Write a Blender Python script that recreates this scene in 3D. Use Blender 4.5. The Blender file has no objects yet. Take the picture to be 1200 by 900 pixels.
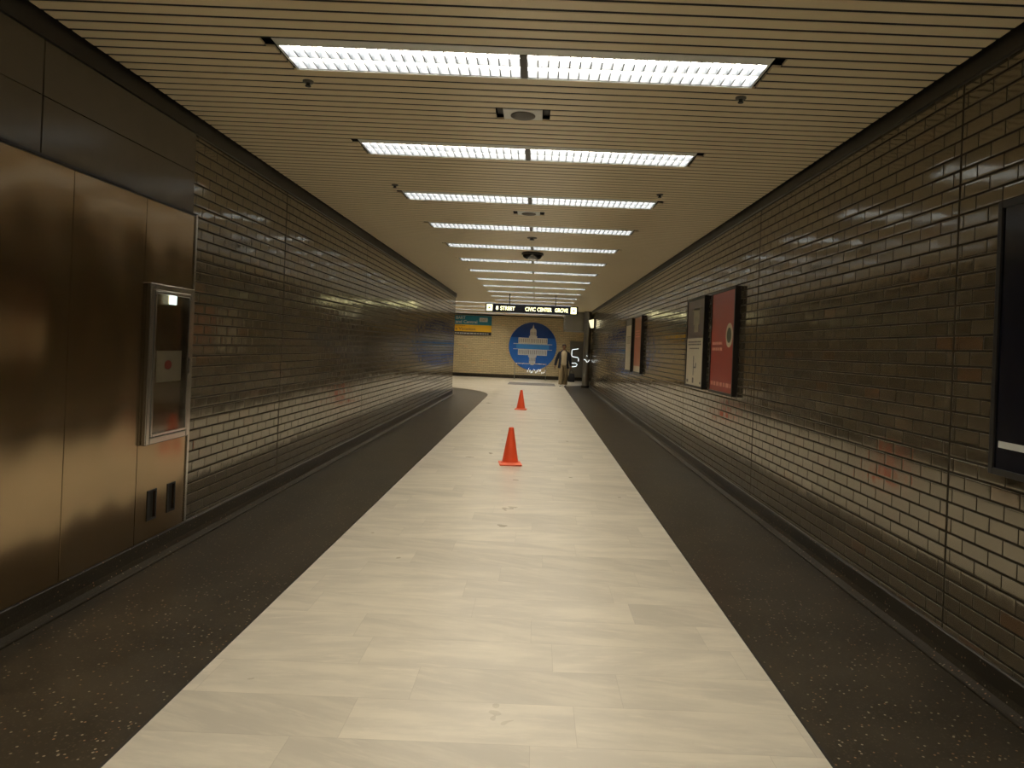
import bpy, bmesh, math, random
from mathutils import Vector, Matrix
random.seed(7)
S = bpy.context.scene
COL = S.collection
PI = math.pi

# ------------------------------------------------------------------ camera
F = 810.0                                   # focal length in pixels at 1200 wide
EYE = 1.52
cam_d = bpy.data.cameras.new('camera'); cam = bpy.data.objects.new('camera', cam_d); COL.objects.link(cam)
cam_d.sensor_width = 36; cam_d.lens = F/1200*36; cam_d.clip_start = .02; cam_d.clip_end = 200
ROLL = .041
cam_d.shift_x, cam_d.shift_y = -29/1200, -42/1200   # level camera, cropped frame
cam.matrix_world = Matrix.Translation((0, 0, EYE)) @ Matrix.Rotation(PI/2, 4, 'X') @ Matrix.Rotation(ROLL, 4, 'Z')
S.camera = cam
# ------------------------------------------------------------------ world, exposure
w = bpy.data.worlds.new('world'); S.world = w; w.use_nodes = True
w.node_tree.nodes['Background'].inputs[0].default_value = (.02, .018, .014, 1)
w.node_tree.nodes['Background'].inputs[1].default_value = .3
S.view_settings.view_transform = 'Standard'; S.view_settings.look = 'None'
S.view_settings.gamma = 1; S.view_settings.use_curve_mapping = False
S.view_settings.exposure = -0.05
LAMP = 23.0                                   # strength of the fluorescent diffusers
LAMP_COL = (1.0, .90, .74)
S.cycles.max_bounces = 8; S.cycles.sample_clamp_indirect = 6
S.cycles.use_denoising = True

# ------------------------------------------------------------------ dimensions
XL, XR = -2.53, 2.17                         # tunnel walls
ML, MR = -1.45, 1.165                        # marble walkway edges
HC = 3.07                                    # ceiling
MOD = .1023                                  # ceiling slat module
Y0, YEND = -5.0, 33.8
YCL, YCR = 21.1, 27.6                        # wall corners left / right
XFL, XFR = -9.0, 5.0
SLOT0 = 3.58                                 # a slot between slats

# ------------------------------------------------------------------ node helpers
class NT:
    def __init__(s, name):
        s.m = bpy.data.materials.new(name); s.m.use_nodes = True
        s.t = s.m.node_tree; s.b = s.t.nodes['Principled BSDF']
    def n(s, typ, **kw):
        nd = s.t.nodes.new(typ)
        for k, v in kw.items(): setattr(nd, k, v)
        return nd
    def inp(s, sock, v):
        if hasattr(v, 'links'): s.t.links.new(v, sock)
        else: sock.default_value = v
    def math(s, op, a, b=0.0, c=0.0, clamp=False):
        nd = s.n('ShaderNodeMath', operation=op, use_clamp=clamp)
        s.inp(nd.inputs[0], a); s.inp(nd.inputs[1], b); s.inp(nd.inputs[2], c)
        return nd.outputs[0]
    def mix(s, f, a, b, blend='MIX'):
        nd = s.n('ShaderNodeMix', data_type='RGBA', blend_type=blend)
        s.inp(nd.inputs[0], f)
        for i, v in ((6, a), (7, b)):
            if isinstance(v, tuple) and len(v) == 3: v = v + (1,)
            s.inp(nd.inputs[i], v)
        return nd.outputs[2]
    def ss(s, x, a, b):
        nd = s.n('ShaderNodeMapRange', interpolation_type='SMOOTHSTEP')
        s.inp(nd.inputs[0], x); nd.inputs[1].default_value = a; nd.inputs[2].default_value = b
        return nd.outputs[0]
    def comb(s, x, y, z=0.0):
        nd = s.n('ShaderNodeCombineXYZ')
        for i, v in enumerate((x, y, z)): s.inp(nd.inputs[i], v)
        return nd.outputs[0]
    def pos(s):
        g = s.n('ShaderNodeNewGeometry'); sp = s.n('ShaderNodeSeparateXYZ'); s.t.links.new(g.outputs['Position'], sp.inputs[0])
        sn = s.n('ShaderNodeSeparateXYZ'); s.t.links.new(g.outputs['Normal'], sn.inputs[0])
        return sp.outputs, sn.outputs, g.outputs['Position']
    def white(s, vec):
        nd = s.n('ShaderNodeTexWhiteNoise', noise_dimensions='3D'); s.t.links.new(vec, nd.inputs[0])
        return nd.outputs[0], nd.outputs[1]
    def noise(s, vec, scale, detail=3.0, rough=.5):
        nd = s.n('ShaderNodeTexNoise'); s.t.links.new(vec, nd.inputs['Vector'])
        nd.inputs['Scale'].default_value = scale; nd.inputs['Detail'].default_value = detail; nd.inputs['Roughness'].default_value = rough
        return nd.outputs[0]
    def scale(s, vec, v):
        nd = s.n('ShaderNodeVectorMath', operation='MULTIPLY'); s.t.links.new(vec, nd.inputs[0]); nd.inputs[1].default_value = v
        return nd.outputs[0]
    def bump(s, h, strength=1.0, dist=1.0):
        nd = s.n('ShaderNodeBump'); s.t.links.new(h, nd.inputs['Height'])
        nd.inputs['Strength'].default_value = strength; nd.inputs['Distance'].default_value = dist
        s.t.links.new(nd.outputs[0], s.b.inputs['Normal'])
    def set(s, **kw):
        for k, v in kw.items():
            k = {'col': 'Base Color', 'rough': 'Roughness', 'metal': 'Metallic', 'spec': 'Specular IOR Level', 'coat': 'Coat Weight',
                 'em': 'Emission Color', 'es': 'Emission Strength', 'trans': 'Transmission Weight', 'ior': 'IOR'}[k]
            if isinstance(v, tuple) and len(v) == 3: v = v + (1,)
            s.inp(s.b.inputs[k], v)
        return s

def plain(name, col, rough=.5, metal=0.0, var=.06, scale=9.0, **kw):
    m = NT(name); _, _, P = m.pos()
    tc = m.n('ShaderNodeTexCoord').outputs['Object']
    nz = m.noise(tc, scale, 3)
    f = m.math('MULTIPLY_ADD', nz, 2*var, 1-var)
    g = m.n('ShaderNodeCombineColor')
    for i in range(3): m.inp(g.inputs[i], m.math('MULTIPLY', f, col[i]))
    m.set(col=g.outputs[0], rough=rough, metal=metal, **kw)
    return m.m
def glow(name, col, strength):
    m = NT(name); m.set(col=(.8, .8, .8), em=col, es=strength, rough=.5)
    return m.m

def brick_material(name, tint, gloss=.13, odd=1.0):
    BL, BH = .198, .0785
    m = NT(name); p, nn, P = m.pos()
    isx = m.math('GREATER_THAN', m.math('ABSOLUTE', nn[0]), .5)
    u = m.math('ADD', m.math('MULTIPLY', p[1], isx), m.math('MULTIPLY', p[0], m.math('SUBTRACT', 1.0, isx)))
    v = m.math('ADD', p[2], 5.0)
    row_f = m.math('DIVIDE', v, BH); row = m.math('FLOOR', row_f); fv = m.math('FRACT', row_f)
    half = m.math('MULTIPLY', m.math('MODULO', row, 2.0), .5)
    uc = m.math('ADD', m.math('DIVIDE', m.math('ADD', u, 20.0), BL), half)
    col = m.math('FLOOR', uc); fu = m.math('FRACT', uc)
    val, rgb = m.white(m.comb(col, row, isx))
    sp = m.n('ShaderNodeSeparateXYZ'); m.t.links.new(rgb, sp.inputs[0]); r = sp.outputs
    du = m.math('MULTIPLY', m.math('MINIMUM', fu, m.math('SUBTRACT', 1.0, fu)), BL)
    dv = m.math('MULTIPLY', m.math('MINIMUM', fv, m.math('SUBTRACT', 1.0, fv)), BH)
    face = m.math('MULTIPLY', m.ss(du, .0022, .0052), m.ss(dv, .0042, .0082))
    # expansion joints
    j = m.math('ABSOLUTE', m.math('SUBTRACT', m.math('MODULO', m.math('ADD', u, 16.25+1.275), 3.25), 1.625))
    joint = m.ss(j, .006, .012)
    face = m.math('MULTIPLY', face, joint) if odd == 1.0 else face
    base = m.mix(m.ss(r[0], .1, .9), tuple(c*(1-.20*odd) for c in tint), tuple(c*(1+.18*odd) for c in tint))
    base = m.mix(m.math('MULTIPLY', m.math('GREATER_THAN', r[1], .965), .6*odd), base, (tint[0]*1.7, tint[1]*1.05, tint[2]*.75))
    base = m.mix(m.math('MULTIPLY', m.noise(P, 90, 2), .35), base, tuple(c*.6 for c in tint))
    c = m.mix(face, tuple(c*.36 for c in tint), base)
    rough = m.math('ADD', m.math('MULTIPLY', face, gloss-.75+.0), .75)
    rough = m.math('ADD', rough, m.math('MULTIPLY', r[2], .06))
    m.set(col=c, rough=rough, spec=m.math('MULTIPLY_ADD', face, .9, .1), ior=1.85 if odd == 1.0 else 1.5)
    m.b.inputs['Specular Tint'].default_value = (1, .93, .78, 1)
    tilt = m.math('ADD', m.math('MULTIPLY', m.math('MULTIPLY', m.math('SUBTRACT', r[0], .5), fu), .0024),
                  m.math('MULTIPLY', m.math('MULTIPLY', m.math('SUBTRACT', r[1], .5), fv), .0007))
    pil = m.math('ADD', m.math('MULTIPLY', m.ss(du, 0, .02), .0003), m.math('MULTIPLY', m.ss(dv, 0, .016), .0004))
    h = m.math('ADD', m.math('MULTIPLY', face, .0025), m.math('ADD', tilt, pil))
    h = m.math('ADD', h, m.math('MULTIPLY', m.noise(P, 9, 1), .0009))
    m.bump(h, 1.0, 1.0)
    return m.m

def marble_material():
    TL, TH = .915, .305
    m = NT('cream marble'); p, nn, P = m.pos()
    rf = m.math('DIVIDE', m.math('ADD', p[1], 30.0), TH); row = m.math('FLOOR', rf); fv = m.math('FRACT', rf)
    off, _ = m.white(m.comb(row, 3.0, 1.0))
    uc = m.math('ADD', m.math('DIVIDE', m.math('ADD', p[0], 30.0), TL), off)
    col = m.math('FLOOR', uc); fu = m.math('FRACT', uc)
    val, rgb = m.white(m.comb(col, row, 7.0))
    sp = m.n('ShaderNodeSeparateXYZ'); m.t.links.new(rgb, sp.inputs[0]); r = sp.outputs
    sh = m.comb(m.math('ADD', m.math('MULTIPLY', p[0], 1.6), m.math('MULTIPLY', val, 60)),
                m.math('ADD', m.math('MULTIPLY', p[1], 6.5), m.math('MULTIPLY', p[0], m.math('MULTIPLY_ADD', val, 4.0, -1.5))), val)
    v1 = m.noise(sh, 1.0, 6, .6); v2 = m.noise(m.scale(sh, (1.3, 1.6, 1)), 2.0, 5, .65)
    vein = m.ss(v1, .38, .68)
    c = m.mix(vein, (.49, .455, .375), (.60, .555, .45))
    c = m.mix(m.math('MULTIPLY', m.ss(v2, .52, .72), .45), c, (.68, .62, .50))
    tone = m.math('MULTIPLY_ADD', m.math('MULTIPLY', r[0], r[0]), -.13, 1.02)
    g = m.comb(tone, tone, tone); c = m.mix(1.0, c, g, 'MULTIPLY')
    du = m.math('MULTIPLY', m.math('MINIMUM', fu, m.math('SUBTRACT', 1.0, fu)), TL)
    dv = m.math('MULTIPLY', m.math('MINIMUM', fv, m.math('SUBTRACT', 1.0, fv)), TH)
    jt = m.ss(m.math('MINIMUM', du, dv), .0006, .0022)
    c = m.mix(m.math('MULTIPLY', m.math('SUBTRACT', 1.0, jt), .28), c, (.22, .19, .14))
    spot = m.ss(m.noise(P, 5.0, 2), .785, .82)
    c = m.mix(m.math('MULTIPLY', spot, .5), c, (.2, .16, .1))
    m.set(col=c, rough=m.math('MULTIPLY_ADD', m.noise(P, 3.0, 3), .12, .24), spec=.4)
    return m.m

def terrazzo_material(name, base, gloss=.3):
    m = NT(name); p, nn, P = m.pos()
    v = m.n('ShaderNodeTexVoronoi'); m.t.links.new(P, v.inputs['Vector']); v.inputs['Scale'].default_value = 75
    sp = m.n('ShaderNodeSeparateColor'); m.t.links.new(v.outputs['Color'], sp.inputs[0]); r = sp.outputs
    inside = m.math('LESS_THAN', v.outputs['Distance'], .36)
    big = m.noise(P, 2.2, 4)
    c = m.mix(m.ss(big, .3, .7), tuple(x*.75 for x in base), tuple(x*1.25 for x in base))
    c = m.mix(m.math('MULTIPLY', m.math('MULTIPLY', m.math('GREATER_THAN', r[0], .55), inside), .55), c, tuple(x*2.0 for x in base))
    c = m.mix(m.math('MULTIPLY', m.math('MULTIPLY', m.math('GREATER_THAN', r[1], .955), inside), .8), c, (.30, .17, .09))
    c = m.mix(m.math('MULTIPLY', m.math('MULTIPLY', m.math('GREATER_THAN', r[2], .975), inside), .8), c, (.32, .28, .20))
    m.set(col=c, rough=gloss, spec=.28)
    return m.m

def steel_material(name, col, rough, wave=.010, brush=True):
    m = NT(name); p, nn, P = m.pos()
    q = m.scale(P, (1, 1.1, .55))
    h = m.math('MULTIPLY', m.noise(q, 1.6, 1), wave)
    nz = m.noise(m.scale(P, (200, 200, 3)), 1.0, 2)
    m.bump(h, 1.0, 1.0)
    m.set(col=m.mix(nz, tuple(c*.96 for c in col), tuple(min(1, c*1.02) for c in col)), metal=1.0,
          rough=m.math('MULTIPLY_ADD', nz, .02, rough))
    return m.m

MB = brick_material('olive glazed brick', (.088, .070, .043), .07)
MBF = brick_material('buff glazed brick', (.62, .50, .29), .30, .35)
MMARB = marble_material()
MTER = terrazzo_material('dark terrazzo', (.034, .027, .017))
MBASE = terrazzo_material('dark terrazzo base', (.028, .023, .015), .35)
MSLAT = plain('tan painted metal slats', (.82, .70, .475), .34, .0, .04, 1.2)
MFILL = plain('dark filler strip', (.014, .018, .018), .8)
MVOID = plain('black ceiling void', (.012, .012, .012), .9)
MBLACK = plain('black metal', (.018, .017, .016), .4)
MSTEEL = steel_material('brushed stainless panels', (.44, .33, .205), .15, .026)
MSTEEL2 = steel_material('bright steel trim', (.62, .62, .60), .2, .001)
MSTEELD = steel_material('grey steel cladding', (.34, .33, .30), .32, .006)
MSPAN = plain('grey-brown stone facing', (.12, .105, .08), .2)
MWHITE = plain('white enamelled steel', (.84, .86, .82), .4)
MLOUV = plain('louvre blades', (.11, .13, .16), .3)
MLAMP = glow('fluorescent diffuser', LAMP_COL, LAMP)
MORANGE = plain('orange cone plastic', (.80, .085, .022), .42)
MORANGE2 = plain('faded orange cone base', (.86, .17, .08), .5)
MLETTER = glow('lit sign letters', (1.0, .93, .42), 2.2)
MDARKGLASS = plain('sign black face', (.008, .009, .016), .15)
MTEAL = plain('teal print', (.015, .22, .33), .5)
MYEL = plain('yellow print', (.86, .50, .01), .5)
MPRINTB = plain('black print', (.03, .028, .024), .5)
MPRINTW = plain('white print', (.66, .68, .64), .5)
MPRINTR = plain('brown print', (.28, .12, .03), .5)
MRED = plain('red poster print', (.34, .042, .028), .35, var=.10, scale=2)
MORP = plain('orange poster print', (.42, .13, .04), .35, var=.15, scale=3)
MCREAM = plain('cream poster print', (.60, .54, .40), .4, var=.05)
MPURP = plain('dull purple poster print', (.105, .065, .06), .35, var=.25, scale=5)
MFIG = plain('pale poster picture', (.30, .25, .15), .35, var=.4, scale=12)
MGREY = plain('grey print', (.17, .15, .13), .5)
MPINK = plain('pale red print', (.72, .34, .25), .5)
MGREENP = plain('dark green print', (.07, .09, .05), .5)
MBLUE = plain('blue mural', (.03, .14, .50), .14, var=.35, scale=1.1)
MBLUEL = plain('light blue mural', (.06, .25, .62), .14, var=.2, scale=2)
MNAVY = plain('navy mural', (.016, .055, .24), .14, var=.3, scale=1.5)
MBUILD = plain('mural building', (.60, .57, .50), .2, var=.2, scale=6)
MBUILD2 = plain('mural building reflection', (.52, .54, .56), .2, var=.2, scale=6)
MMAT = plain('grey floor mat', (.16, .15, .145), .8)
MSKIN = plain('skin', (.30, .15, .085), .5)
MHAIR = plain('black hair', (.02, .015, .012), .6)
MJACKET = plain('navy black jacket', (.012, .014, .026), .8)
MSHIRT = plain('cream shirt', (.60, .50, .33), .8)
MTROU = plain('khaki trousers', (.26, .20, .11), .85)
MSHOE = plain('white shoe', (.62, .62, .58), .5)
MSOLE = plain('dark shoe sole', (.03, .03, .03), .6)
MBAG = plain('black bag', (.012, .012, .015), .55)
MGRILLE = plain('grey speaker grille', (.12, .11, .095), .5)
MGLINT = glow('white glint glow', (.9, .97, 1.0), 1.7)  # glow stands in for white reflections, not for a lamp
MEXITG = glow('pale yellow lit lens', (1.0, .9, .55), 1.3)
MGLOWB = glow('bluish white glow', (.75, .95, 1.0), 3.0)
MDOME = plain('smoked dome', (.02, .022, .025), .06, coat=1.0)
mg = NT('cabinet glass'); mg.set(col=(.85, .85, .80), rough=.05, trans=1.0, ior=1.45); MGLASS = mg.m
MNOTE = plain('pale notice card', (.42, .36, .27), .6)
MNRED = plain('red notice mark', (.45, .05, .03), .6)
MCABIN = plain('cabinet interior', (.10, .075, .045), .5)

# ------------------------------------------------------------------ mesh helpers
class B:
    def __init__(s): s.bm = bmesh.new(); s.mats = []
    def _m(s, fs, mat):
        if mat is not None:
            if mat not in s.mats: s.mats.append(mat)
            i = s.mats.index(mat)
            for f in fs: f.material_index = i
    def box(s, x0, x1, y0, y1, z0, z1, mat=None, bev=0.0):
        r = bmesh.ops.create_cube(s.bm, size=1.0); vs = r['verts']
        for v in vs:
            v.co = Vector(((x0+x1)/2+v.co.x*(x1-x0), (y0+y1)/2+v.co.y*(y1-y0), (z0+z1)/2+v.co.z*(z1-z0)))
        fs = {f for v in vs for f in v.link_faces}
        s._m(fs, mat)
        if bev > 0:
            es = list({e for v in vs for e in v.link_edges})
            rr = bmesh.ops.bevel(s.bm, geom=es, offset=bev, segments=2, affect='EDGES', profile=.5)
            s._m(rr['faces'], mat)
        return s
    def lathe(s, prof, seg=32, mat=None, cx=0, cy=0, close=False, sx=1, sy=1, axis='Z'):
        rings = []
        for r, z in prof:
            ring = []
            for i in range(seg):
                a = 2*PI*i/seg; x, y = r*math.cos(a)*sx, r*math.sin(a)*sy
                co = (cx+x, cy+y, z) if axis == 'Z' else (cx+x, z, cy+y)
                ring.append(s.bm.verts.new(co))
            rings.append(ring)
        fs = []
        for a, b in zip(rings, rings[1:]):
            for i in range(seg): fs.append(s.bm.faces.new((a[i], a[(i+1) % seg], b[(i+1) % seg], b[i])))
        for ring, pr in ((rings[0], prof[0]), (rings[-1], prof[-1])):
            if pr[0] > 1e-5: fs.append(s.bm.faces.new(ring))
        s._m(fs, mat); return s
    def tube(s, pts, r, mat=None, seg=10):
        pts = [Vector(p) for p in pts]; rings = []
        for i, p in enumerate(pts):
            d = (pts[min(i+1, len(pts)-1)]-pts[max(i-1, 0)]).normalized()
            a = d.orthogonal().normalized() if i == 0 else (prev - d*prev.dot(d)).normalized()
            prev = a; b = d.cross(a)
            rr = r[i] if isinstance(r, (list, tuple)) else r
            rings.append([s.bm.verts.new(p+(a*math.cos(2*PI*k/seg)+b*math.sin(2*PI*k/seg))*rr) for k in range(seg)])
        fs = []
        for a, b in zip(rings, rings[1:]):
            for i in range(seg): fs.append(s.bm.faces.new((a[i], a[(i+1) % seg], b[(i+1) % seg], b[i])))
        fs += [s.bm.faces.new(rings[0]), s.bm.faces.new(rings[-1])]
        s._m(fs, mat); return s
    def prism(s, pts, z0, z1, mat=None, plane='XY'):
        def P(a, b, c): return {'XY': (a, b, c), 'XZ': (a, c, b), 'YZ': (c, a, b)}[plane]
        lo = [s.bm.verts.new(P(a, b, z0)) for a, b in pts]; hi = [s.bm.verts.new(P(a, b, z1)) for a, b in pts]
        n = len(pts); fs = [s.bm.faces.new(lo), s.bm.faces.new(hi)]
        for i in range(n): fs.append(s.bm.faces.new((lo[i], lo[(i+1) % n], hi[(i+1) % n], hi[i])))
        s._m(fs, mat); return s
    def obj(s, name, mat=None, parent=None, loc=None, smooth=False):
        bmesh.ops.recalc_face_normals(s.bm, faces=s.bm.faces)
        me = bpy.data.meshes.new(name); s.bm.to_mesh(me); s.bm.free()
        for m in (s.mats or [mat]): me.materials.append(m)
        if smooth:
            for p in me.polygons: p.use_smooth = True
            try: me.set_sharp_from_angle(angle=math.radians(40))
            except Exception: pass
        o = bpy.data.objects.new(name, me); COL.objects.link(o)
        if parent: o.parent = parent
        if loc: o.location = loc
        return o
def tag(o, label, cat, group=None, kind=None):
    o['label'] = label; o['category'] = cat
    if group: o['group'] = group
    if kind: o['kind'] = kind
    return o
def thing(name, label, cat, loc=(0, 0, 0), group=None, rz=0):
    o = bpy.data.objects.new(name, None); COL.objects.link(o); o.location = loc; o.rotation_euler = (0, 0, rz)
    o.empty_display_size = .1
    return tag(o, label, cat, group)
def struct(o): o['kind'] = 'structure'; return o
def dup(root, loc, label=None):
    r = root.copy(); COL.objects.link(r); r.location = loc
    if label: r['label'] = label
    for ch in list(root.children):
        c = ch.copy(); COL.objects.link(c); c.parent = r
        for g in ch.children:
            d = g.copy(); COL.objects.link(d); d.parent = c
    return r
def text(name, s, size, mat, parent, loc, rot=(PI/2, 0, 0), width=None, depth=.002, bold=0.0):
    cu = bpy.data.curves.new(name, 'FONT'); cu.body = s; cu.size = size; cu.extrude = depth; cu.offset = bold
    tmp = bpy.data.objects.new('tmp', cu); COL.objects.link(tmp)
    bpy.context.view_layer.update()
    me = bpy.data.meshes.new_from_object(tmp.evaluated_get(bpy.context.evaluated_depsgraph_get()))
    bpy.data.objects.remove(tmp); me.name = name
    xs = [v.co.x for v in me.vertices]
    if width and xs:
        k = width/(max(xs)-min(xs)); x0 = min(xs)
        for v in me.vertices: v.co.x = (v.co.x-x0)*k
    me.materials.clear(); me.materials.append(mat)
    o = bpy.data.objects.new(name, me); COL.objects.link(o); o.parent = parent; o.location = loc; o.rotation_euler = rot
    return o

# ------------------------------------------------------------------ room shell
T = .25
struct(B().box(XL-T, XL, Y0, YCL, 0, HC+.3).obj('wall_left', MB))
struct(B().box(XFL, XL-T, YCL-T, YCL, 0, HC+.3).obj('wall_left_return', MB))
struct(B().box(XFL-T, XFL, YCL-T, YEND+T, 0, HC+.3).obj('wall_far_left', MBF))
struct(B().box(XR, XR+T, Y0, YCR, 0, HC+.3).obj('wall_right', MB))
struct(B().box(XR+T, XFR, YCR-T, YCR, 0, HC+.3).obj('wall_right_return', MB))
struct(B().box(XFR, XFR+T, YCR-T, YEND+T, 0, HC+.3).obj('wall_far_right', MBF))
struct(B().box(XFL, XFR, YEND, YEND+T, 0, HC+.3).obj('wall_far', MBF))
struct(B().box(XL-T, XR+T, Y0-T, Y0, 0, HC+.3).obj('wall_near', MB))

# floor: terrazzo slab, marble walkway widening into the far hall
fb = B()
fb.box(XL-T, XR+T, Y0-T, YCL-T, -.2, 0, MTER)
fb.box(XFL-T, XFR+T, YCL-T, YEND+T, -.2, 0, MTER)
struct(fb.obj('floor', MTER))
pts = [(ML, Y0), (MR, Y0), (MR, 28.2)]
pts += [(1.9, 29.4), (XFR, 29.6), (XFR, YEND), (XFL, YEND), (XFL, 24.95), (-4.0, 24.9)]
for k in range(0, 13):
    a = PI/2*(1-k/12); pts.append((-4.0+2.55*math.cos(a), 21.2+3.7*math.sin(a)))
struct(B().prism(pts, .0005, .004, None).obj('floor_marble', MMARB))
# dark joint strip along both marble edges
struct(B().box(ML-.014, ML, Y0, 21.2, .0, .0055).obj('trim_1', MBLACK))
struct(B().box(MR, MR+.014, Y0, 28.2, .0, .0055).obj('trim_2', MBLACK))

# coved baseboards
def base_prof(side):
    x = XL if side < 0 else XR; s = 1 if side < 0 else -1
    return [(x, 0), (x+s*.075, 0), (x+s*.075, .010), (x+s*.060, .013), (x+s*.030, .03), (x+s*.020, .06), (x+s*.018, .145), (x+s*.012, .152), (x, .152)]
b = B(); b.prism(base_prof(-1), Y0, YCL, None, 'XZ'); struct(b.obj('baseboard_left', MBASE))
b = B(); b.prism(base_prof(1), Y0, YCR, None, 'XZ'); struct(b.obj('baseboard_right', MBASE))
struct(B().box(XFL, XFR, YEND-.03, YEND, 0, .17).obj('baseboard_far', MBASE))
struct(B().box(XFL, XL+.0, YCL, YCL+.02, 0, .152).obj('baseboard_left_return', MBASE))
# black shadow channels at the head of the walls
struct(B().box(XL, XL+.025, Y0, YCL, HC-.105, HC+.06).obj('trim_3', MBLACK))
struct(B().box(XR-.025, XR, Y0, YCR, HC-.085, HC+.06).obj('trim_4', MBLACK))
struct(B().box(XFL, XFR, YEND-.03, YEND, HC-.05, HC+.06).obj('trim_5', MBLACK))
# grey stone facing above the steel panels
b = B()
for y0, y1 in ((Y0, .5), (.512, 2.0), (2.012, 3.45), (3.462, 4.99)):
    b.box(XL, XL+.012, y0, y1, 2.39, 2.68); b.box(XL, XL+.012, y0, y1, 2.685, 2.96)
struct(b.obj('trim_6', MSPAN))

# ------------------------------------------------------------------ ceiling slats with openings
LXC = -.135; LHW = 1.31                      # fixture centre and half width
FIX = []                                     # (slot y, xc, halfwidth, variant)
def snap(y): return SLOT0+round((y-SLOT0)/MOD)*MOD
for k in range(-4, 17): FIX.append((snap(SLOT0+17*MOD*k), LXC, LHW))
SIDE = [(snap(y), -2.84, LHW) for y in (24.45, 27.0, 29.6, 32.1)]
SPK = [(snap(4.46), LXC-.02), (snap(7.86), LXC-.02)]
holes = []
for y, xc, hw in FIX+SIDE:
    holes.append((xc-hw-.065, xc+hw+.065, y-.001, y+MOD)); holes.append((xc-hw-.022, xc+hw+.022, y+MOD, y+4*MOD+.001))
for y, xc in SPK: holes.append((xc-.18, xc+.18, y-.001, y+2*MOD+.001))
cb = B()
GAP = .018
def in_hall(y): return y > YCL
n0 = math.ceil((Y0-SLOT0)/MOD); n1 = int((YEND-SLOT0)/MOD)
for n in range(n0, n1):
    y0 = SLOT0+n*MOD+GAP/2; y1 = y0+MOD-GAP
    if y0 > YCR: segs = [(XFL, XFR-.03)]
    elif y0 > YCL: segs = [(XFL, XR-.05)]
    else: segs = [(XL+.05, XR-.05)]
    for hx0, hx1, hy0, hy1 in holes:
        if hy0 < (y0+y1)/2 < hy1:
            out = []
            for a, c in segs:
                if hx1 <= a or hx0 >= c: out.append((a, c)); continue
                if hx0 > a: out.append((a, hx0))
                if hx1 < c: out.append((hx1, c))
            segs = out
    for a, c in segs:
        if c-a > .02:
            # slat: pan with turned up edges
            cb.prism([(y0, HC+.014), (y0+.002, HC+.003), (y0+.006, HC), (y1-.006, HC), (y1-.002, HC+.003), (y1, HC+.014)], a, c, MSLAT, 'YZ')
            cb.box(a, c, y1-.001, y1+GAP+.001, HC+.003, HC+.006, MFILL)   # black filler strip between slats
cb.box(XFL-T, XFR+T, YCL-T, YEND+T, HC+.30, HC+.34, MVOID); cb.box(XL-T, XR+T, Y0-T, YCL-T, HC+.30, HC+.34, MVOID)
cl = struct(cb.obj('ceiling'))

# ------------------------------------------------------------------ light fixtures
def make_light():
    t = thing('ceiling_light', '', 'ceiling light', (0, 0, 0), 'recessed twin-lamp ceiling lights')
    D = 4*MOD; hw = LHW; ys = .085                 # white strip first, then the louvre opening
    h = B()
    h.box(-hw, hw, .006, ys, 0, .012, None, .002)
    h.box(-hw, hw, ys-.004, ys, .012, .09); h.box(-hw, hw, D-.012, D-.006, -.004, .09)
    h.box(-hw, -hw+.006, ys, D-.012, -.002, .09); h.box(hw-.006, hw, ys, D-.012, -.002, .09)
    h.box(-hw, hw, ys-.004, D-.006, .09, .094)
    h.obj('housing', MWHITE, t)
    h = B(); h.box(-.017, .017, ys, D-.012, -.004, .085, None, .002); h.obj('divider', MBLACK, t)
    for s in (-1, 1):
        x0, x1 = (-hw+.008, -.019) if s < 0 else (.019, hw-.008)
        B().box(x0, x1, ys+.003, D-.016, .048, .052).obj('diffuser', MLAMP, t)
        g = B(); n = 22
        for i in range(n+1):
            x = x0+(x1-x0)*i/n
            g.box(x-.003, x+.003, ys+.002, D-.014, .002, .040)
        for y in (ys+.002, (ys+D-.014)/2, D-.016): g.box(x0, x1, y-.002, y+.004, .001, .041)
        g.obj('louvre', MLOUV, t)
    return t
lt = make_light()
words = ['first', 'second', 'third', 'fourth', 'fifth', 'sixth', 'seventh', 'eighth', 'ninth', 'tenth', 'eleventh', 'twelfth', 'thirteenth', 'fourteenth', 'fifteenth', 'sixteenth', 'seventeenth']
for i, (y, xc, hw) in enumerate(FIX):
    k = i-4
    if k < 0: lab = 'recessed ceiling light behind the viewpoint, outside the photo'
    elif k == 0: lab = 'largest, nearest recessed twin-lamp louvred light across the ceiling'
    elif k < 11: lab = 'recessed louvred light across the tunnel ceiling, %s one counting from the viewer' % words[k]
    else: lab = 'small distant recessed light above the far hall, %s one counting from the viewer' % words[k]
    if i == 0: lt.location = (xc, y, HC); lt['label'] = lab
    else: dup(lt, (xc, y, HC), lab)
for i, (y, xc, hw) in enumerate(SIDE):
    o = dup(lt, (xc, y, HC), 'far hall ceiling light left of the lit sign, %s of four rows from the front' % words[i])
    o['group'] = 'hall ceiling lights left of the hanging sign'

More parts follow.
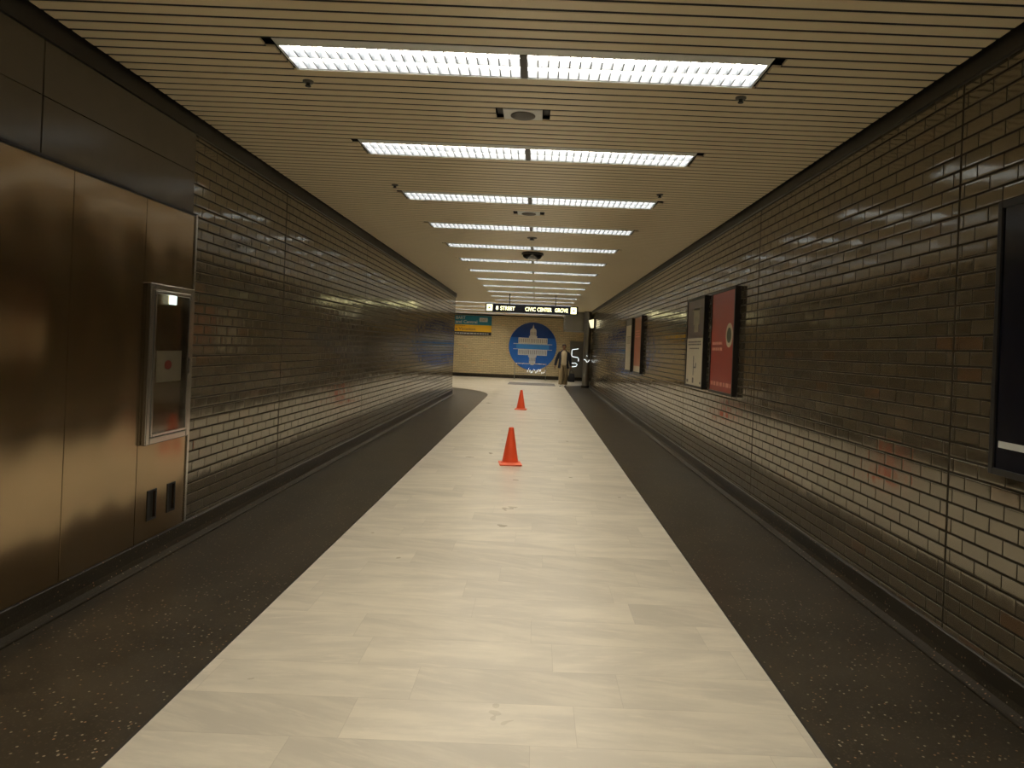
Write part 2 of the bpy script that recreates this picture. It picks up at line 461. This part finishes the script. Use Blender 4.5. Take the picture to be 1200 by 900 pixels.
# ------------------------------------------------------------------ ceiling speakers, dome, detectors, sprinklers
def make_speaker():
    t = thing('ceiling_speaker', '', 'speaker', (0, 0, 0), 'round speakers set in ceiling plates')
    B().box(-.13, .13, .004, 2*MOD-.004, -.002, .010, None, .002).obj('plate', MWHITE, t)
    g = B(); g.lathe([(.082, -.002), (.082, -.007), (.076, -.010), (0.0, -.012)], 32, None, 0, MOD*1.15); g.obj('grille', MGRILLE, t, smooth=True)
    for s in (-1, 1): B().box(s*.155-.02, s*.155+.02, .006, 2*MOD-.006, .03, .05, None, .004).obj('bracket', MBLACK, t)
    return t
sp = make_speaker()
sp.location = (SPK[0][1], SPK[0][0], HC); sp['label'] = 'ceiling speaker plate between black slots, right behind the nearest light'
dup(sp, (SPK[1][1], SPK[1][0], HC), 'smaller looking ceiling speaker plate behind the third light')
t = thing('dome_camera', 'dark domed camera hanging under the ceiling behind the fifth light', 'camera', (-.13, 11.3, HC))
g = B(); g.lathe([(.175, 0), (.18, -.01), (.18, -.03), (.17, -.035)], 32); g.obj('mount_ring', MBLACK, t, smooth=True)
g = B(); g.lathe([(.165, -.034)]+[(.165*math.cos(a*PI/20), -.034-.085*math.sin(a*PI/20)) for a in range(1, 11)], 32); g.obj('dome', MDOME, t, smooth=True)
def detector(loc, r, lab, name, cat, group=None):
    t = thing(name, lab, cat, loc, group)
    g = B(); g.lathe([(r, 0), (r, -.008), (r*.8, -.012)], 20); g.obj('escutcheon', MGRILLE, t, smooth=True)
    g = B(); g.lathe([(r*.4, -.011), (r*.35, -.026), (r*.55, -.028), (r*.5, -.033), (0.0, -.034)], 16); g.obj('deflector', MBLACK, t, smooth=True)
    return t
detector((-.13, 9.73, HC), .07, 'dark round detector on the ceiling centreline behind the fourth light', 'smoke_detector', 'detector')
for x, y, lab in ((-1.44, 4.16, 'sprinkler head on ceiling left, just behind the nearest light'), (1.16, 4.14, 'sprinkler head on ceiling right, just behind the nearest light'),
                  (-1.46, 6.8, 'sprinkler head on ceiling left, just before the third light'), (1.14, 6.75, 'sprinkler head on ceiling right, just before the third light')):
    detector((x, y, HC), .032, lab, 'sprinkler_head', 'sprinkler', 'sprinkler heads on the ceiling')

# ------------------------------------------------------------------ stainless panels on the left wall
def steel_panel(y0, y1, lab):
    o = B().box(XL, XL+.022, y0+.002, y1-.002, .16, 2.37, None, .002).obj('steel_wall_panel', MSTEEL)
    return tag(o, lab, 'wall panel', 'stainless panels along the left wall')
steel_panel(2.0, 3.70, 'tall brushed stainless wall panel at the left edge of the photo')
steel_panel(3.70, 4.39, 'brushed stainless wall panel between the edge panel and the cabinet panel')
t = thing('steel_wall_panel', 'narrow stainless wall panel that holds the glass door cabinet', 'wall panel', (XL, 4.39, 0), 'stainless panels along the left wall')
# narrow panel with two slots cut (frame pieces around recessed slots)
b = B()
W = .61; zc0, zc1 = .285, .475; s1, s2 = (.14, .235), (.385, .475)
b.box(0, .022, .002, W, zc1, 2.37); b.box(0, .022, .002, W, .16, zc0)
for a, c in ((.002, s1[0]), (s1[1], s2[0]), (s2[1], W)): b.box(0, .022, a, c, zc0, zc1)
b.obj('sheet', MSTEEL, t)
for a, c in (s1, s2):
    B().box(.001, .006, a-.002, c+.002, zc0-.002, zc1+.002).obj('slot_back', MBLACK, t)
    r = B(); r.box(.020, .027, a-.008, a+.006, zc0-.006, zc1+.006, None, .003); r.box(.020, .027, c-.006, c+.008, zc0-.006, zc1+.006, None, .003)
    r.box(.020, .027, a, c, zc1-.008, zc1+.006, None, .003); r.box(.020, .027, a, c, zc0-.006, zc0+.008, None, .003)
    r.obj('slot_rim', MBLACK, t)
o = B().box(XL, XL+.032, 5.004, 5.028, .16, 2.385, None, .003).obj('edge_trim', MSTEEL2)
tag(o, 'upright steel edge strip where the metal panels meet the brick', 'trim')
o = B().box(XL+.012, XL+.03, 2.0, 5.028, 2.372, 2.388).obj('edge_trim', MBLACK)
tag(o, 'long dark strip along the top of the stainless panels', 'trim')

# cabinet
cy0, cy1, cz0, cz1 = 4.42, 4.975, .79, 1.84
t = thing('wall_cabinet', 'tall steel framed glass door cabinet on the left wall with pale notice', 'cabinet', (XL+.022, cy0, cz0))
W = cy1-cy0; H = cz1-cz0; D = .032; fr = .045
b = B(); b.box(0, D, 0, fr, 0, H, None, .006); b.box(0, D, W-fr, W, 0, H, None, .006); b.box(0, D, fr, W-fr, 0, fr, None, .006); b.box(0, D, fr, W-fr, H-fr, H, None, .006)
b.obj('frame', MSTEEL2, t)
B().box(0, .006, fr, W-fr, fr, H-fr).obj('back_panel', MSTEEL, t)
d = B(); f2 = .018; i0 = fr+.004
d.box(D-.012, D+.005, i0, i0+f2, i0, H-i0, None, .003); d.box(D-.012, D+.005, W-i0-f2, W-i0, i0, H-i0, None, .003)
d.box(D-.012, D+.005, i0+f2, W-i0-f2, i0, i0+f2, None, .003); d.box(D-.012, D+.005, i0+f2, W-i0-f2, H-i0-f2, H-i0, None, .003)
door = d.obj('door', MSTEEL2, t)
B().box(D-.004, D, i0+f2, W-i0-f2, i0+f2, H-i0-f2).obj('door_glass', MGLASS, door)
B().box(D+.006, D+.02, W-i0-.014, W-i0-.004, .45, .56, None, .003).obj('handle', MSTEEL2, door)
n = B().box(.007, .010, .13, W-.11, .40, .61).obj('notice', MNOTE, t)
g = B()
g.prism([(.27+.045*math.cos(a*PI/8), .515+.03*math.sin(a*PI/8)) for a in range(16)], .0102, .012, None, 'YZ'); g.obj('red_mark', MNRED, n)
B().box(.007, .014, .26, .345, .925, .985, None, .002).obj('glowing_square', MGLOWB, t)  # small bluish white square that glows behind the door glass

# ------------------------------------------------------------------ posters on the right wall
def poster_frame(t, W, H, D=.062, fr=.03):
    b = B(); b.box(-D, 0, 0, fr, 0, H, None, .003); b.box(-D, 0, W-fr, W, 0, H, None, .003); b.box(-D, 0, fr, W-fr, 0, fr, None, .003); b.box(-D, 0, fr, W-fr, H-fr, H, None, .003)
    b.box(-.02, 0, fr, W-fr, fr, H-fr)
    return b.obj('frame', MBLACK, t)
def rect(name, t, y0, y1, z0, z1, mat, off=.0):
    return B().box(-.052-off, -.048, y0, y1, z0, z1).obj(name, mat, t)
def lines(name, t, y0, y1, z, n, h, mat, words=4, off=.004, seed=1):
    """rows of small word-like bars: print too blurred to read"""
    rnd = random.Random(seed); b = B()
    for i in range(n):
        zz = z-i*h*1.9; y = y1
        while y > y0+.02:
            wl = rnd.uniform(.5, 1.2)*(y1-y0)/words
            a = max(y0, y-wl); b.box(-.052-off, -.050, a, y, zz-h, zz); y = a-(y1-y0)*.05
    return b.obj(name, mat, t)
# nearest: black lightbox at the right edge
t = thing('poster_case', 'black framed dark poster case cut off by the right edge of the photo', 'poster', (XR, 2.2, 1.03))
poster_frame(t, 1.0, 1.25); rect('poster', t, .03, .97, .03, 1.22, MDARKGLASS)
rect('print', t, .5, .75, .6, .95, MNAVY, .002); rect('pale_strip', t, .45, .945, .125, .155, MPRINTW, .002)
# red
H = 1.2
t = thing('poster_case', 'framed red poster with pale round emblem, the right one of the middle pair', 'poster', (XR, 7.42, 1.08), 'framed posters on the right wall')
poster_frame(t, 1.01, H); rect('poster', t, .03, .98, .03, H-.03, MRED)
g = B(); g.lathe([(.135, -.0535), (.135, -.050)], 40, None, 0, 0); e = g.obj('emblem', MCREAM, t)
e.rotation_euler = (0, PI/2, 0); e.location = (-.0 , .21, .67)
g = B(); g.lathe([(.085, -.0555), (.085, -.053)], 32, None, 0, 0); e2 = g.obj('emblem_centre', MGREENP, e)
e.location = (-.0005, .21, .67)
lines('lettering', t, .48, .92, .60, 2, .035, MPINK, 3, seed=3)
lines('bottom_line', t, .08, .93, .135, 1, .045, MPINK, 6, seed=4)
# cream and purple
t = thing('poster_case', 'framed poster, dull purple above cream, left of the red one', 'poster', (XR, 8.78, 1.08), 'framed posters on the right wall')
poster_frame(t, 1.0, H); rect('poster', t, .03, .97, .03, .66, MCREAM); rect('picture', t, .03, .97, .66, H-.03, MPURP)
b = B(); b.box(-.054, -.051, .28, .62, .84, 1.06); b.box(-.054, -.051, .34, .56, .74, .84); b.box(-.054, -.051, .22, .70, 1.03, 1.06); b.obj('pale_picture', MFIG, t)
lines('heading', t, .15, .88, .62, 2, .018, MGREY, 5, seed=5)
lines('heading', t, .25, .8, .53, 1, .014, MGREY, 4, seed=6)
b = B(); b.box(-.054, -.051, .52, .55, .16, .42); b.box(-.054, -.051, .40, .52, .26, .28); b.box(-.054, -.051, .38, .42, .27, .33); b.obj('line_drawing', MGREY, t)
b = B(); b.box(-.054, -.051, .5, .58, .06, .13); b.box(-.054, -.051, .82, .92, .06, .10); b.box(-.054, -.051, .10, .16, .06, .09); b.obj('small_marks', MGREY, t)
# orange
t = thing('poster_case', 'framed orange poster with cream bottom strip, further down the right wall', 'poster', (XR, 14.06, 1.08), 'framed posters on the right wall')
poster_frame(t, 1.0, H); rect('poster', t, .03, .97, .15, H-.03, MORP); rect('bottom_strip', t, .03, .97, .03, .15, MCREAM)
lines('lettering', t, .2, .8, .9, 3, .03, MPINK, 3, seed=8)
t = thing('poster_case', 'framed tan poster farthest down the right wall, beyond the orange one', 'poster', (XR, 15.5, 1.08), 'framed posters on the right wall')
poster_frame(t, 1.0, H); rect('poster', t, .03, .97, .03, H-.15, MCREAM); rect('top_strip', t, .03, .97, H-.15, H-.03, MGREY)
lines('lettering', t, .2, .8, .8, 4, .025, MFIG, 3, seed=9)

# ------------------------------------------------------------------ traffic cones
def make_cone():
    t = thing('traffic_cone', '', 'traffic cone', (0, 0, 0), 'orange cones down the walkway')
    b = B(); b.box(-.145, .145, -.145, .145, 0, .022, None, .009); b.lathe([(.125, .02), (.118, .032), (.108, .036)], 32); b.obj('base', MORANGE2, t)
    c = B(); c.lathe([(.108, .026), (.102, .06), (.033, .455), (.030, .475), (.026, .478), (.022, .474), (.024, .44), (.09, .05)], 36); c.obj('cone_body', MORANGE, t, smooth=True)
    return t
c = make_cone(); c.location = (-.285, 8.95, .004); c['label'] = 'nearer, larger orange traffic cone on the marble walkway'; c.rotation_euler = (0, 0, .12)
c2 = dup(c, (-.33, 16.9, .004), 'farther, smaller orange traffic cone on the marble walkway'); c2.rotation_euler = (0, 0, -.05)

# ------------------------------------------------------------------ hanging lit sign
SY = 20.0
t = thing('hanging_sign', 'long black lit direction sign hanging across the tunnel ceiling', 'sign', (-1.53, SY, 2.52))
W = 2.68; H = .245
B().box(0, W, 0, .13, 0, H, None, .006).obj('sign_box', MDARKGLASS, t)
for x in (.69, 2.03): B().tube([(x, .065, H), (x, .065, HC-2.52+.03)], .014).obj('rod', MBLACK, t)
def arrow(x, s):
    p = B().box(x, x+.165, -.006, 0, .03, .215, None, .004).obj('arrow_panel', MLETTER, t)
    cx = x+.0825; g = B(); g.prism([(cx-s*.045, .122), (cx, .165), (cx, .135), (cx+s*.045, .135), (cx+s*.045, .109), (cx, .109), (cx, .08)], -.009, -.006, None, 'XZ'); g.obj('arrow', MDARKGLASS, p)
arrow(.035, 1); arrow(W-.21, -1)
for s, x, wd in (('8', .30, .075), ('STREET', .43, .42), ('CIVIC', 1.15, .30), ('CENTER', 1.50, .42), ('GROVE', 2.01, .38)):
    text('lettering', s, .155, MLETTER, t, (x, -.004, .065), width=wd, bold=.003)

# ------------------------------------------------------------------ teal / yellow board on the far wall
t = thing('transit_banner', 'teal, yellow and black advert board on far wall left of mural', 'sign', (-4.75, YEND-.06, 2.03))
W = 2.5
B().box(0, W, 0, .05, 0, .95).obj('board', MPRINTB, t)
B().box(0, W, -.006, 0, .5, .95).obj('teal_band', MTEAL, t)
B().box(0, W, -.006, 0, .17, .5).obj('yellow_band', MYEL, t)
text('lettering', 'BART', .20, MPRINTW, t, (.76, -.010, .765), width=.46, bold=.004)
text('lettering', 'and Central', .20, MPRINTW, t, (.74, -.010, .575), width=1.06, bold=.004)
text('lettering', 'a Vacation', .19, MPRINTR, t, (.74, -.010, .235), width=.98, bold=.004)
b = B()
for i in range(9): b.box(.62+i*.068, .62+i*.068+.05, -.010, -.006, .44, .465)
b.obj('small_print', MPRINTR, t)
b = B(); rnd = random.Random(4); x = .62
while x < W-.2: wl = rnd.uniform(.06, .16); b.box(x, x+wl, -.010, 0, .06, .10); x += wl+.03
b.obj('bottom_print', MPRINTW, t)
p = B().box(W-.60, W-.20, -.010, -.006, .66, .86, None, .002).obj('exit_plate', MPRINTW, t)
text('lettering', 'EXIT', .15, MPRINTR, p, (W-.53, -.013, .705), width=.27)

# ------------------------------------------------------------------ round mural
t = thing('round_mural', 'big round blue mural of a domed building mirrored in water', 'mural', (-.2, YEND-.045, 1.60))
g = B(); g.lathe([(1.165, .045), (1.165, .0), (1.155, -.004), (0.0, -.004)], 72, None, 0, 0, axis='Y'); g.obj('disc', MBLUE, t)
def arc_shape(z0, z1, n=24, R=1.15):
    a0, a1 = math.asin(z0/R), math.asin(max(-1, min(1, z1/R))); pr = [(R*math.cos(a0+(a1-a0)*i/n), R*math.sin(a0+(a1-a0)*i/n)) for i in range(n+1)]
    return pr+[(-x, z) for x, z in reversed(pr)][0 if z1 < R-.001 else 1:]
g = B(); g.prism(arc_shape(.42, 1.149), -.006, -.004, None, 'XZ'); g.obj('night_sky', MNAVY, t)
g = B(); g.box(-.95, .95, -.007, -.004, .095, .125); g.box(-.95, .95, -.007, -.004, -.165, -.14); g.obj('water_lines', MBUILD2, t)
g = B(); g.box(-.80, .80, -.006, -.004, -.13, .09); g.obj('lit_water', MBLUEL, t)
def building(s, mat, nm):
    g = B()
    def bx(x0, x1, z0, z1): a, c = sorted((z0*s, z1*s)); g.box(x0, x1, -.010, -.004, a-(0 if s > 0 else .03), c-(0 if s > 0 else .03))
    bx(-.71, .71, .13, .41)
    bx(-.20, .20, .41, .50); bx(-.155, .155, .50, .74)
    dome = [(-.17*1, .74)]+[(-.155*math.cos(a*PI/10), .74+.15*math.sin(a*PI/10)) for a in range(11)]
    g.prism([(x, z*s-(0 if s > 0 else .03)) for x, z in dome], -.010, -.004, None, 'XZ')
    if s > 0: bx(-.035, .035, .88, .97); g.prism([(-.02, .97), (.02, .97), (0, 1.09)], -.010, -.004, None, 'XZ')
    o = g.obj(nm, mat, t)
    w = B()
    def wx(x0, x1, z0, z1): a, c = sorted((z0*s, z1*s)); w.box(x0, x1, -.012, -.010, a-(0 if s > 0 else .03), c-(0 if s > 0 else .03))
    for i in range(15):
        x = -.65+i*.093; wx(x-.014, x+.014, .17, .36)
    for i in range(5): wx(-.12+i*.06-.01, -.12+i*.06+.01, .54, .70)
    w.obj('columns_shade', MGREY, o)
building(1, MBUILD, 'building_picture'); building(-1, MBUILD2, 'mirrored_building_picture')

# ------------------------------------------------------------------ rail before the mural, glowing glints, mat
t = thing('metal_rail', 'low pale metal rail standing before the round mural', 'rail', (-1.05, 33.1, .004))
B().tube([(0, 0, .76), (1.55, 0, .76)], .022).obj('top_rail', MSTEEL2, t)
for x in (.03, 1.52): g = B(); g.tube([(x, 0, .012), (x, 0, .75)], .016); g.lathe([(.055, 0), (.055, .012)], 20, None, x, 0); g.obj('post', MSTEELD, t)
B().tube([(.03, 0, .30), (1.52, 0, .30)], .012).obj('lower_rail', MSTEELD, t)
rnd = random.Random(11)
t = thing('glint_row', 'row of tiny white glints, added as glowing beads, low beneath the mural', 'glint', (-.35, 33.70, .40))  # reflected sparkles put in as glowing beads along an added wire
B().tube([(i*.055-.1, .0, .05+.03*math.sin(i*1.3)) for i in range(20)], .005).obj('added_wire', MBLACK, t)
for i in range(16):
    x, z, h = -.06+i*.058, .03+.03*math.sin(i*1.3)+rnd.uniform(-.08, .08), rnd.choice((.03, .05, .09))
    g = B(); g.tube([(x, -.005, z-h), (x+.01, -.005, z), (x, -.005, z+.01)], [.006, .011, .004], None, 6); g.obj('glint_bead', MGLINT, t)
o = B().box(-1.13, .82, 28.15, 29.9, .004, .014, None, .003).obj('floor_mat', MMAT); tag(o, 'grey mat on the marble floor beside the walking person', 'mat')

# ------------------------------------------------------------------ right end: column, soffit, lamps, glowing glints
t = thing('steel_column', 'steel clad column at the far end of the right wall', 'column', (2.02, YCR+.21, 0))
g = B(); g.lathe([(.15, .10), (.15, HC-.002)], 28); g.obj('shaft', MSTEELD, t, smooth=True)
g = B(); g.lathe([(.175, 0), (.175, .09), (.155, .10)], 28); g.obj('foot_ring', MBLACK, t, smooth=True)
t = thing('steel_soffit_box', 'grey metal box hanging from the ceiling above and right of the person', 'ceiling box', (1.12, 28.3, 2.28))
B().box(0, 1.9, 0, 1.6, 0, HC-2.28-.004).obj('casing', MSTEELD, t)
B().box(-.03, .0, -.02, .05, -.01, HC-2.28-.004).obj('edge_glint', MSTEEL2, t)  # brighter strip added for the reflection along the casing edge
t = thing('wall_lamp', 'pale yellow lit wall lamp high on the right wall end', 'wall lamp', (XR, 26.2, 2.36))
B().box(-.05, 0, -.02, .32, 0, .36, None, .01).obj('backplate', MBLACK, t)
g = B(); g.prism([(-.05, .34), (-.22, .30), (-.14, .02), (-.05, .02)], .02, .28, None, 'XZ'); g.obj('lens', MEXITG, t)
def make_glint(lab, loc, strokes, r):
    t = thing('glint_squiggle', lab, 'light tube', loc, 'white squiggly glints added as glowing strokes')  # white reflections drawn as self-glowing strokes, no real tubes
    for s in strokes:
        B().tube(s, r, None, 8).obj('glint_stroke', MGLINT, t)
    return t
mw = 33.7/F
def P(px, py, Y): return ((px)*Y/F, 0, (py)*Y/F)
Z = 33.6; k = Z/F
B0 = thing('glass_screen', 'grey reflective screen on the far wall right of the person', 'screen', (1.62, YEND-.06, .18))
B().box(0, 1.6, 0, .055, 0, 1.75, None, .004).obj('panel', MSTEELD, B0)
make_glint('white squiggly glint, added as glowing strokes, beside the head of the person', (1.70, YEND-.085, .62), [
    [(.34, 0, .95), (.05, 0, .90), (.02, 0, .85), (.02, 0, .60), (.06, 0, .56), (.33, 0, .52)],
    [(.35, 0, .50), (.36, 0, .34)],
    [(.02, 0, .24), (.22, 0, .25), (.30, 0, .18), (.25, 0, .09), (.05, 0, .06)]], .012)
make_glint('faint white squiggly glint, added as glowing strokes, on the steel column', (1.98, YCR-.0+.03, .98), [
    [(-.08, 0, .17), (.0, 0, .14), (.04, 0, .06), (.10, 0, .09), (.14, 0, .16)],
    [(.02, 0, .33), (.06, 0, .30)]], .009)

# ------------------------------------------------------------------ person
PX, PY = 1.12, 28.2
per = thing('person', 'person in dark open jacket, cream shirt and khaki trousers walking with a bag', 'person', (PX, PY, .004))
def skin_obj(name, verts, edges, radii, mat, parent, sub=2):
    me = bpy.data.meshes.new(name); me.from_pydata(verts, edges, []); o = bpy.data.objects.new(name, me); COL.objects.link(o)
    sk = o.modifiers.new('s', 'SKIN'); sk.use_smooth_shade = True; sk.branch_smoothing = .3
    for i, r in enumerate(radii):
        d = me.skin_vertices[0].data[i]; d.radius = r if isinstance(r, tuple) else (r, r); d.use_root = (i == 0)
    m = o.modifiers.new('u', 'SUBSURF'); m.levels = sub; m.render_levels = sub
    bpy.context.view_layer.update()
    nm = bpy.data.meshes.new_from_object(o.evaluated_get(bpy.context.evaluated_depsgraph_get())); nm.name = name
    bpy.data.objects.remove(o)
    nm.materials.clear(); nm.materials.append(mat)
    for p in nm.polygons: p.use_smooth = True
    r = bpy.data.objects.new(name, nm); COL.objects.link(r); r.parent = parent
    return r
V = []; E = []; R = []
def add(p, r, prev=None):
    V.append(p); R.append(r); i = len(V)-1
    if prev is not None: E.append((prev, i))
    return i
# facing -Y; image right is +X
pel = add((0, 0, .93), (.14, .10)); sp1 = add((0, .0, 1.10), (.13, .095), pel); ch = add((0, 0, 1.28), (.15, .10), sp1); nk0 = add((0, 0, 1.42), (.07, .06), ch)
nk = add((0, -.005, 1.48), .05, nk0); h1 = add((0, -.02, 1.545), (.062, .07), nk); h2 = add((0, -.015, 1.62), (.075, .088), h1); h3 = add((0, -.005, 1.675), (.06, .072), h2)
ARM = {}
for s in (-1, 1):
    sh = add((s*.17, 0, 1.385), .055, ch)
    el = add((s*(.285 if s < 0 else .255), .02, 1.10), .042, sh)
    wr = add((s*(.345 if s < 0 else .30), -.04, .84), .028, el)
    pm = add((s*(.355 if s < 0 else .305), -.05, .775), (.036, .018), wr)
    for f in range(4):
        y = -.05+(f-1.5)*.021; x = s*(.357 if s < 0 else .305); L = (.068, .078, .074, .058)[f]
        a = add((x, y, .735), .0095, pm); b_ = add((x-s*.006, y, .735-L*.5), .009, a)
        if s < 0: add((x-s*.018, y, .735-L*.95), .0075, b_)
        else: add((x-s*.030, y, .735-L*.55), .008, b_)
    th = add((s*(.345 if s < 0 else .292), -.09, .775), .011, pm); add((s*(.335 if s < 0 else .28), -.105, .735), .009, th)
for s, fy in ((-1, -.14), (1, .12)):
    hp = add((s*.085, 0, .88), .088, pel); kn = add((s*.09, fy*.55-.03, .49), .058, hp); an = add((s*.095, fy, .10), .038, kn); add((s*.10, fy-.10, .055), (.036, .024), an)
skin_obj('body', V, E, R, MSKIN, per, 2)
# face
def ell(name, c, r, mat, parent=per, seg=20, rings=12):
    b = B(); bmesh.ops.create_uvsphere(b.bm, u_segments=seg, v_segments=rings, radius=1.0)
    for v in b.bm.verts: v.co = Vector((c[0]+v.co.x*r[0], c[1]+v.co.y*r[1], c[2]+v.co.z*r[2]))
    return b.obj(name, mat, parent, smooth=True)
ell('nose', (0, -.105, 1.588), (.012, .017, .022), MSKIN); ell('mouth', (0, -.089, 1.548), (.024, .008, .006), plain('lips', (.22, .07, .05), .5))
for s in (-1, 1):
    ell('eye', (s*.03, -.093, 1.612), (.012, .007, .007), MHAIR); ell('ear', (s*.078, .0, 1.60), (.012, .022, .030), MSKIN)
# hair cap
b = B(); bmesh.ops.create_uvsphere(b.bm, u_segments=28, v_segments=18, radius=1.0)
bmesh.ops.delete(b.bm, geom=[v for v in b.bm.verts if (v.co.z < -.45 or (v.co.y < -.2 and v.co.z < .42))], context='VERTS')
for v in b.bm.verts:
    j = 1+.05*math.sin(v.co.x*17)*math.sin(v.co.y*13+v.co.z*11)
    v.co = Vector((v.co.x*.087*j, .006+v.co.y*.102*j, 1.63+v.co.z*.10*j))
h = b.obj('hair', MHAIR, per, smooth=True); sm = h.modifiers.new('solid', 'SOLIDIFY'); sm.thickness = .014
# lofted clothes
def loft(name, rings, mat, a0=0, a1=2*PI, n=36, thick=.008):
    b = B(); rr = []
    closed = abs(a1-a0-2*PI) < 1e-4
    for (cx, cy, z, rx, ry) in rings:
        rr.append([b.bm.verts.new((cx+rx*math.cos(a0+(a1-a0)*i/n), cy+ry*math.sin(a0+(a1-a0)*i/n), z)) for i in range(n if closed else n+1)])
    for p, q in zip(rr, rr[1:]):
        m_ = n if closed else n
        for i in range(m_):
            j = (i+1) % n if closed else i+1
            b.bm.faces.new((p[i], p[j], q[j], q[i]))
    o = b.obj(name, mat, per, smooth=True); s = o.modifiers.new('solid', 'SOLIDIFY'); s.thickness = thick; s.offset = 1
    return o
loft('shirt', [(0, 0, .86, .165, .125), (0, -.005, 1.0, .165, .13), (0, 0, 1.18, .165, .13), (0, 0, 1.32, .175, .128), (0, 0, 1.40, .15, .105), (0, 0, 1.445, .08, .075), (0, -.005, 1.47, .062, .062)], MSHIRT)
# jacket: open at the front (front is -Y = angle 3pi/2)
op = .62
jk = loft('jacket', [(0, 0, .74, .225, .17), (0, 0, .90, .205, .16), (0, 0, 1.10, .19, .15), (0, 0, 1.30, .205, .145), (0, 0, 1.39, .185, .12), (0, .005, 1.45, .10, .085), (0, .01, 1.49, .075, .07)],
          MJACKET, -PI/2+op, 3*PI/2-op)
for s in (-1, 1):
    ex, wx = (.285, .342) if s < 0 else (.255, .298)
    b = B(); b.tube([(s*.10, 0, 1.385), (s*.17, 0, 1.36), (s*.222, .01, 1.25), (s*ex, .02, 1.10), (s*(ex+wx)/2, -.01, .97), (s*wx, -.035, .85)], [.05, .066, .068, .06, .054, .048], None, 18)
    b.obj('sleeve', MJACKET, per, smooth=True)
for s, fy in ((-1, -.14), (1, .12)):
    b = B(); b.tube([(s*.07, 0, .97), (s*.085, 0, .88), (s*.09, fy*.3-.01, .68), (s*.09, fy*.55-.03, .48), (s*.095, fy*.8-.02, .28), (s*.095, fy, .085)], [.095, .118, .112, .102, .095, .090], None, 20)
    b.obj('trouser_leg', MTROU, per, smooth=True)
    g = B(); g.prism([(s*.10+.047*math.cos(a)*(1 if math.sin(a) > 0 else 1.08), fy-.06+.135*math.sin(a)) for a in [i*PI/12 for i in range(24)]], 0, .022); sh = g.obj('shoe_sole', MSOLE, per)
    b = B(); bmesh.ops.create_uvsphere(b.bm, u_segments=20, v_segments=12, radius=1.0)
    for v in b.bm.verts:
        top = .085 if v.co.y > 0 else .06
        v.co = Vector((s*.10+v.co.x*.045, fy-.06+v.co.y*.13, .02+max(0, v.co.z)*top))
    b.obj('shoe', MSHOE, per, smooth=True)
loft('trouser_waist', [(0, 0, .80, .175, .12), (0, 0, .92, .17, .125), (0, 0, 1.0, .16, .12)], MTROU)
# bag held in the hand at image right
t = thing('handbag', 'black bag hanging from the hand of the walking person', 'bag', (PX+.335, PY-.05, .20))
b = B(); b.box(-.14, .14, -.06, .06, 0, .34, None, .03)
for v in b.bm.verts:
    if v.co.z > .2: v.co.y *= .6; v.co.x *= .86
b.obj('bag_body', MBAG, t, smooth=True)
for y in (-.02, .02): B().tube([(-.075, y, .32), (-.07, y, .40), (-.045, y, .47), (-.02, y*.6, .503), (.01, y*.6, .49), (.05, y, .44), (.075, y, .38), (.075, y, .32)], .007).obj('handle', MBAG, t)

# ------------------------------------------------------------------ done
bpy.context.view_layer.update()
